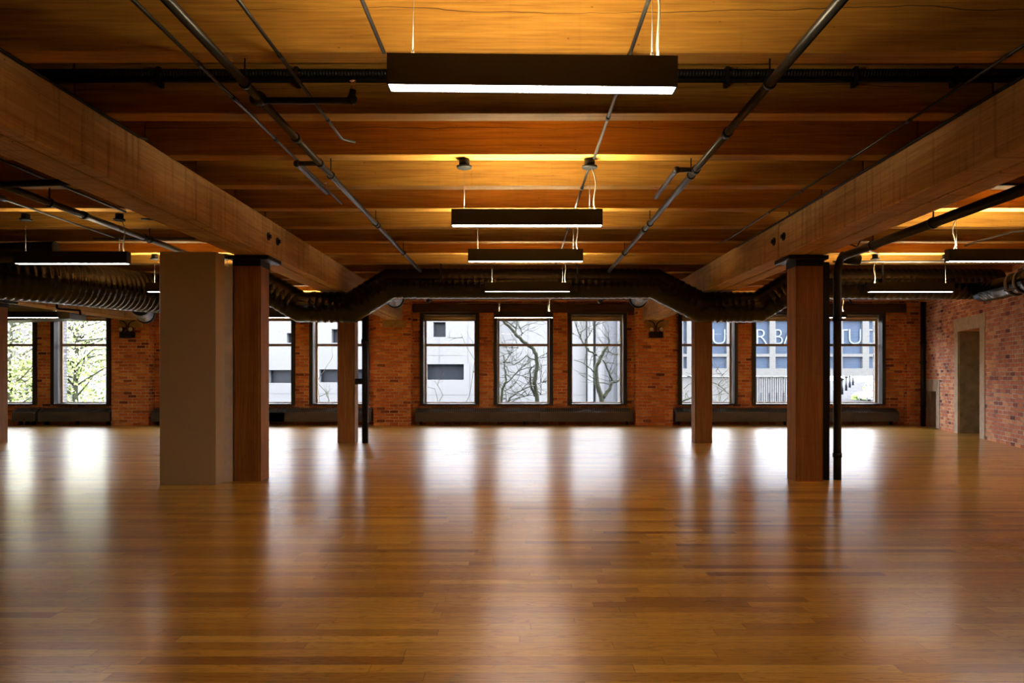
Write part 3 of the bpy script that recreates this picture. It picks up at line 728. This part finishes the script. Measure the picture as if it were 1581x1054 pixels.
# lettered building
YC = 110.
winsC = []
cols = [(1016, 1046), (1055, 1060.5), (1092, 1122), (1134, 1150), (1158, 1188.5), (1197.5, 1228), (1238, 1262), (1268, 1292), (1301, 1332), (1342, 1372), (1382, 1412)]
for a, b in cols:
    for (c, d) in ((495, 546), (550.5, 568.5)): winsC.append((a, c, b, d))
    winsC.append((a, 440, b, 482))
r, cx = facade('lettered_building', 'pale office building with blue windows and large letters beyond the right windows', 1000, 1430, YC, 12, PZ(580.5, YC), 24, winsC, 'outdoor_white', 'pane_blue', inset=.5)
zC = PZ(580.5, YC)
def letter(ch, px, py0, py1, par, yy=.3, wpx=None):
    cu = bpy.data.curves.new('letter', 'FONT'); cu.body = ch; cu.size = 1; cu.extrude = .02; cu.offset = -.016
    to = bpy.data.objects.new('tmp', cu); COL.objects.link(to)
    bpy.context.view_layer.update()
    me = bpy.data.meshes.new_from_object(to.evaluated_get(bpy.context.evaluated_depsgraph_get())); bpy.data.objects.remove(to)
    xs = [v.co.x for v in me.vertices]; ys = [v.co.y for v in me.vertices]
    H = PZ(py0, YC)-PZ(py1, YC); s = H/(max(ys)-min(ys))
    W = (wpx/F*YC) if wpx else s*(max(xs)-min(xs)); sx = W/(max(xs)-min(xs))
    for v in me.vertices:
        v.co = Vector(((v.co.x-min(xs))*sx-W/2, yy+v.co.z*2, (v.co.y-min(ys))*s))
    me.materials.append(M['letter'])
    o = bpy.data.objects.new('letter', me); COL.objects.link(o); o.parent = par
    o.location = (PX(px, YC)-cx, 0, PZ(py1, YC)-zC)
    return o
for ch, px, wp in (('U', 1111, 20), ('R', 1177.5, 17), ('B', 1203.5, 12), ('A', 1220, 18), ('T', 1303, 15), ('U', 1321.5, 19), ('D', 1349.5, 15)):
    letter(ch, px, 508, 531, r, .3, wp)
# low slatted wall under it
zg = -3.1
m = MB(); m.box(PX(1000, YC)-cx, PX(1222, YC)-cx, .5, 2, zg-zC, -.02); m.build('lower_wall', 'outdoor_white', r)
m = MB()
for i in range(22): m.box(PX(1150+i*3.4, YC)-cx, PX(1151.3+i*3.4, YC)-cx, .3, .5, zg-zC, -.3)
m.build('slats', 'outdoor_concrete', r)
for px in (1175, 1188, 1199.5, 1210):
    MB().box(PX(px, YC)-cx, PX(px+1.8, YC)-cx, .25, .29, PZ(622, YC)-zC, PZ(606, YC)-zC).build('slot', 'pane', r)
    MB().box(PX(px, YC)-cx, PX(px+1.8, YC)-cx, .25, .29, PZ(584, YC)-zC, PZ(582, YC)-zC).build('slot', 'pane', r)
for px in (1240, 1390): MB().box(PX(px, YC)-cx, PX(px+8, YC)-cx, 1, 3, zg-zC, 0).build('pier', 'outdoor_white', r)
# white house beyond left trees
facade('white_house', 'bright white building behind the leafy tree at far left', -200, 262, 62, 8, -4.5, 12, [(143, 490, 147.5, 497), (149, 490, 154.5, 497), (128, 545, 134, 552), (-60, 500, -40, 520), (20, 548, 26, 554)], 'outdoor_white', 'pane')
# cars
def zs(Y): return -3.1+(Y-110)*3.4/210
def car(px, Y, mat, label):
    r = thing('parked_car', label, 'car', (PX(px, Y), Y, zs(Y)+.02), 'cars on the street')
    m = MB(); m.prism([(-2.1, .3), (-2.1, .75), (-1.9, .9), (-.9, .95), (-.4, 1.42), (1.1, 1.42), (1.7, .95), (2.1, .9), (2.1, .3)], -.88, .88, 0)
    bmesh.ops.bevel(m.bm, geom=m.bm.edges[:], offset=.05, segments=2, affect='EDGES'); m.build('body', mat, r)
    MB().prism([(-.87, .98), (-.45, 1.36), (-.42, 1.36), (-.84, .98)], -.7, .7, 0).build('windscreen', 'pane', r)
    MB().box(-.7, .7, -2.12, -2.09, .5, .62).build('bumper', 'black', r)
    for sx in (-.8, .8):
        for sy in (-1.35, 1.35): MB().cyl((sx-.1, sy, .32), (sx+.1, sy, .32), .32, None, 16).build('wheel', 'black', r)
car(1341, 124, 'car_grey', 'nearest grey car parked on the street at right')
car(1346, 152, 'car_red', 'dark red car parked behind the grey one on the street')
car(1345, 205, 'car_blue', 'small distant car at top of the street')
def bush(px, Y, w, d, h, label, par=None):
    m = MB(); rr = random.Random(int(px)); z = zs(Y)
    for i in range(14):
        m.ball((rr.uniform(-w/2, w/2), rr.uniform(-d/2, d/2), h*rr.uniform(.3, .7)), h*.35, (1.3, 1.3, 1), 8)
    m.box(-w/2, w/2, -d/2, d/2, -.3, h*.5)
    tag(m.build('hedge', 'hedge', None, (PX(px, Y), Y, z)), label, 'hedge', 'street hedges')
bush(1327, 128, 2.0, 2, 1.2, 'rounded green hedge left of the nearest grey car')
bush(1341, 180, 2.0, 2, 1.0, 'small dark hedge behind the dark red car')
bush(1322, 285, 12, 3, .9, 'long low green hedge at the far end of the street')
for i, px in enumerate((1300, 1306.5, 1312, 1317)):
    Y = 150+i*22
    r = thing('street_post', 'dark street post left of the parked cars, %s from the near right column' % ORD[i+1], 'post', (PX(px, Y), Y, zs(Y)), 'dark street posts')
    MB().cyl((0, 0, -.1), (0, 0, 3.0), .28, .2, 10).build('shaft', 'pane', r); MB().ball((0, 0, 3.1), .45, (1, 1, .7)).build('cap', 'pane', r)

# bare trees
def tree(label, Y, limbs, twigs, seed, name='bare_tree', trunk=None):
    rr = random.Random(seed); base = limbs[0][0][0]; bx = PX(trunk if trunk else base[0], Y)
    zb = -5+(Y-18.6)*1.9/91.4
    r = thing(name, label, 'tree', (bx, Y, zb), 'bare street trees')
    m = MB()
    def p3(px, py, dy=0): return Vector((PX(px, Y)-bx, dy, PZ(py, Y)-zb))
    first = limbs[0][0]
    m.tube([(0, 0, -.1), (.0, 0, 1.8), p3(*first[0])], [limbs[0][1]*1.5, limbs[0][1]*1.2, limbs[0][1]], 10)
    allp = []
    for li, (pts, r0, r1) in enumerate(limbs):
        dy = rr.uniform(-.3, .3); Q = []; n = len(pts)
        P0 = [p3(a, b, dy*(i/(n-1))) for i, (a, b) in enumerate(pts)]
        for a, b in zip(P0, P0[1:]):
            for k in range(3): Q.append(a.lerp(b, k/3)+Vector((rr.uniform(-.018, .018), rr.uniform(-.02, .02), rr.uniform(-.018, .018)))*(0 if k == 0 else 1))
        Q.append(P0[-1])
        m.tube(Q, [r0+(r1-r0)*i/(len(Q)-1) for i in range(len(Q))], 8)
        allp.append(Q)
    def twig(p, d, L, rad, depth):
        Q = [p]; q = p; st = 5
        for k in range(st):
            d = (d+Vector((rr.uniform(-.35, .35), rr.uniform(-.25, .25), rr.uniform(-.3, .38)))).normalized(); q = q+d*(L/st); Q.append(q)
        m.tube(Q, [rad*(1-.75*k/st) for k in range(st+1)], 4)
        if depth:
            for k in (1, 2, 3, 4):
                if rr.random() < .75: twig(Q[k], (d+Vector((rr.uniform(-1, 1), rr.uniform(-.5, .5), rr.uniform(-.6, 1)))).normalized(), L*.55, rad*.6, depth-1)
    for i in range(twigs):
        Q = rr.choice(allp); k = rr.randrange(max(1, len(Q)//4), len(Q)); p = Q[k]
        twig(p, Vector((rr.uniform(-1, 1), rr.uniform(-.5, .5), rr.uniform(-.2, 1))).normalized(), rr.uniform(.4, 1.1), rr.uniform(.008, .014), 1)
    m.build('trunk_and_branches', 'bark', r)
    return r
tree('bare tree with curving mossy trunk in the centre window', 22, [
    ([(828, 630), (829, 612), (825, 590), (829, 568), (828, 550), (824, 540), (815, 533), (805, 525), (796, 516), (785, 503), (775, 493), (768, 486)], .07, .035),
    ([(826, 612), (821, 600), (819, 585), (818, 572), (821, 566)], .04, .02),
    ([(797, 516), (797, 505), (799, 490), (803, 478)], .022, .012),
    ([(795, 506), (785, 498), (776, 492)], .018, .012),
    ([(805, 518), (807, 514), (803, 508), (800, 502)], .014, .007),
    ([(829, 556), (820, 554), (812, 549), (804, 557), (795, 563), (785, 560), (774, 559)], .018, .008),
    ([(829, 553), (838, 548), (843, 546)], .012, .007),
    ([(830, 592), (838, 590), (846, 592)], .012, .007),
    ([(826, 583), (815, 583), (806, 580), (795, 578), (775, 580)], .014, .007)], 34, 3)
tree('small twiggy bare tree at lower left of the centre window', 22, [
    ([(772, 630), (775, 608), (777, 597), (781, 590), (780, 578), (779, 563), (777, 548)], .045, .015),
    ([(779, 594), (786, 588), (796, 577), (806, 567), (820, 556)], .022, .012),
    ([(784, 620), (790, 612), (800, 605), (812, 599), (825, 595)], .022, .014),
    ([(779, 563), (784, 550), (793, 542), (800, 536)], .012, .006),
    ([(782, 630), (781, 608), (773, 594)], .015, .008),
    ([(785, 620), (800, 614), (815, 611), (845, 607)], .012, .006)], 34, 5)
tree('bare tree with forked mossy trunk in the right window of the middle bay', 22, [
    ([(932, 640), (930, 622), (925, 603), (921, 588), (920, 574), (922, 562), (928, 550), (933, 541), (938, 534)], .085, .04),
    ([(931, 614), (937, 605), (943, 597), (947, 590)], .06, .045),
    ([(947, 590), (957, 587)], .03, .012),
    ([(945, 588), (940, 575), (934, 562), (929, 555)], .032, .022),
    ([(922, 548), (912, 543), (905, 537), (898, 526), (893, 514), (888, 500), (884, 488)], .028, .012),
    ([(903, 533), (904, 524), (911, 514), (917, 504), (920, 492)], .018, .008),
    ([(917, 504), (926, 497), (932, 488)], .012, .006),
    ([(920, 577), (913, 570), (905, 564), (896, 559), (885, 556)], .02, .008),
    ([(936, 542), (945, 545), (958, 549)], .012, .007),
    ([(938, 534), (941, 526), (939, 521)], .02, .012),
    ([(900, 527), (893, 518), (884, 515)], .012, .006)], 40, 11)
tree('thin bare branches in front of the white building at left', 24, [
    ([(671, 640), (676, 625), (684, 610), (672, 588)], .012, .006),
    ([(712, 640), (725, 610), (733, 556), (718, 530), (712, 515)], .010, .005),
    ([(680, 640), (672, 600), (655, 596)], .010, .005)], 6, 13, trunk=676)
tree('thin bare sapling in the window behind the left columns', 24, [
    ([(510, 640), (506, 615), (498, 602), (485, 588)], .02, .008),
    ([(495, 640), (492, 612), (489, 590)], .010, .005)], 4, 15, trunk=503)
tree('spindly bare tree beside the far right-centre column', 24, [
    ([(1140, 640), (1131, 612), (1120, 603), (1110, 595), (1095, 588), (1060, 580)], .022, .01),
    ([(1128, 608), (1126, 595), (1120, 583), (1108, 573)], .012, .007),
    ([(1108, 640), (1110, 612), (1105, 596)], .012, .006),
    ([(1117, 640), (1114, 615), (1118, 596)], .010, .005),
    ([(1052, 620), (1070, 612), (1085, 606)], .035, .02),
    ([(1110, 497), (1104, 488), (1098, 484)], .010, .006),
    ([(1055, 600), (1066, 591), (1075, 580), (1056, 575)], .012, .006)], 22, 17, trunk=1134)
# leafy trees at far left
def leafy(px, Y, top, label, seed, green):
    rr = random.Random(seed); zb = -5+(Y-18.6)*1.9/91.4; bx = PX(px, Y)
    r = thing('leafy_tree', label, 'tree', (bx, Y, zb), 'leafy trees at far left')
    m = MB(); m.tube([(0, 0, -.1), (.1, 0, 2.8), (-.05, 0, 5.4), (.1, 0, 8.6)], [.18, .14, .09, .03], 10)
    tips = []
    for i in range(70):
        z = rr.uniform(2.4, 8.3); a = rr.uniform(0, 6.28); L = rr.uniform(.9, 2.3)
        p = Vector((0, 0, z)); q = p+Vector((math.cos(a)*L, math.sin(a)*L*.8, rr.uniform(.2, 1.1))); mid = p.lerp(q, .5)+Vector((0, 0, rr.uniform(-.15, .25)))
        m.tube([p, mid, q], [.035, .02, .008], 5); tips += [(p.lerp(q, .5)), q, mid, q]
    m.build('trunk', 'bark', r)
    for nm, mt, cnt in (('foliage', 'leaf', int(8500*green)), ('young_leaves', 'blossom', int(7000*(1-green)))):
        m = MB()
        for i in range(cnt):
            c = rr.choice(tips)+Vector((rr.gauss(0, .42), rr.gauss(0, .4), rr.gauss(0, .42)))
            if nm == 'foliage' and c.z > 6.6 and rr.random() < .6: continue
            if nm != 'foliage' and c.z < 6.0 and rr.random() < .6: continue
            s = rr.uniform(.04, .085); u = Vector((rr.gauss(0, 1), rr.gauss(0, 1), rr.gauss(0, 1))).normalized(); v = u.orthogonal().normalized()
            vs = [m.bm.verts.new(c+u*s), m.bm.verts.new(c+v*s*.55), m.bm.verts.new(c-u*s), m.bm.verts.new(c-v*s*.55)]
            m.bm.faces.new(vs)
        m.build(nm, mt, r)
leafy(118, 27, 0, 'leafy green spring tree filling the second window at far left', 21, .62)
leafy(15, 26, 0, 'leafy green spring tree behind the window at the left edge', 23, .55)
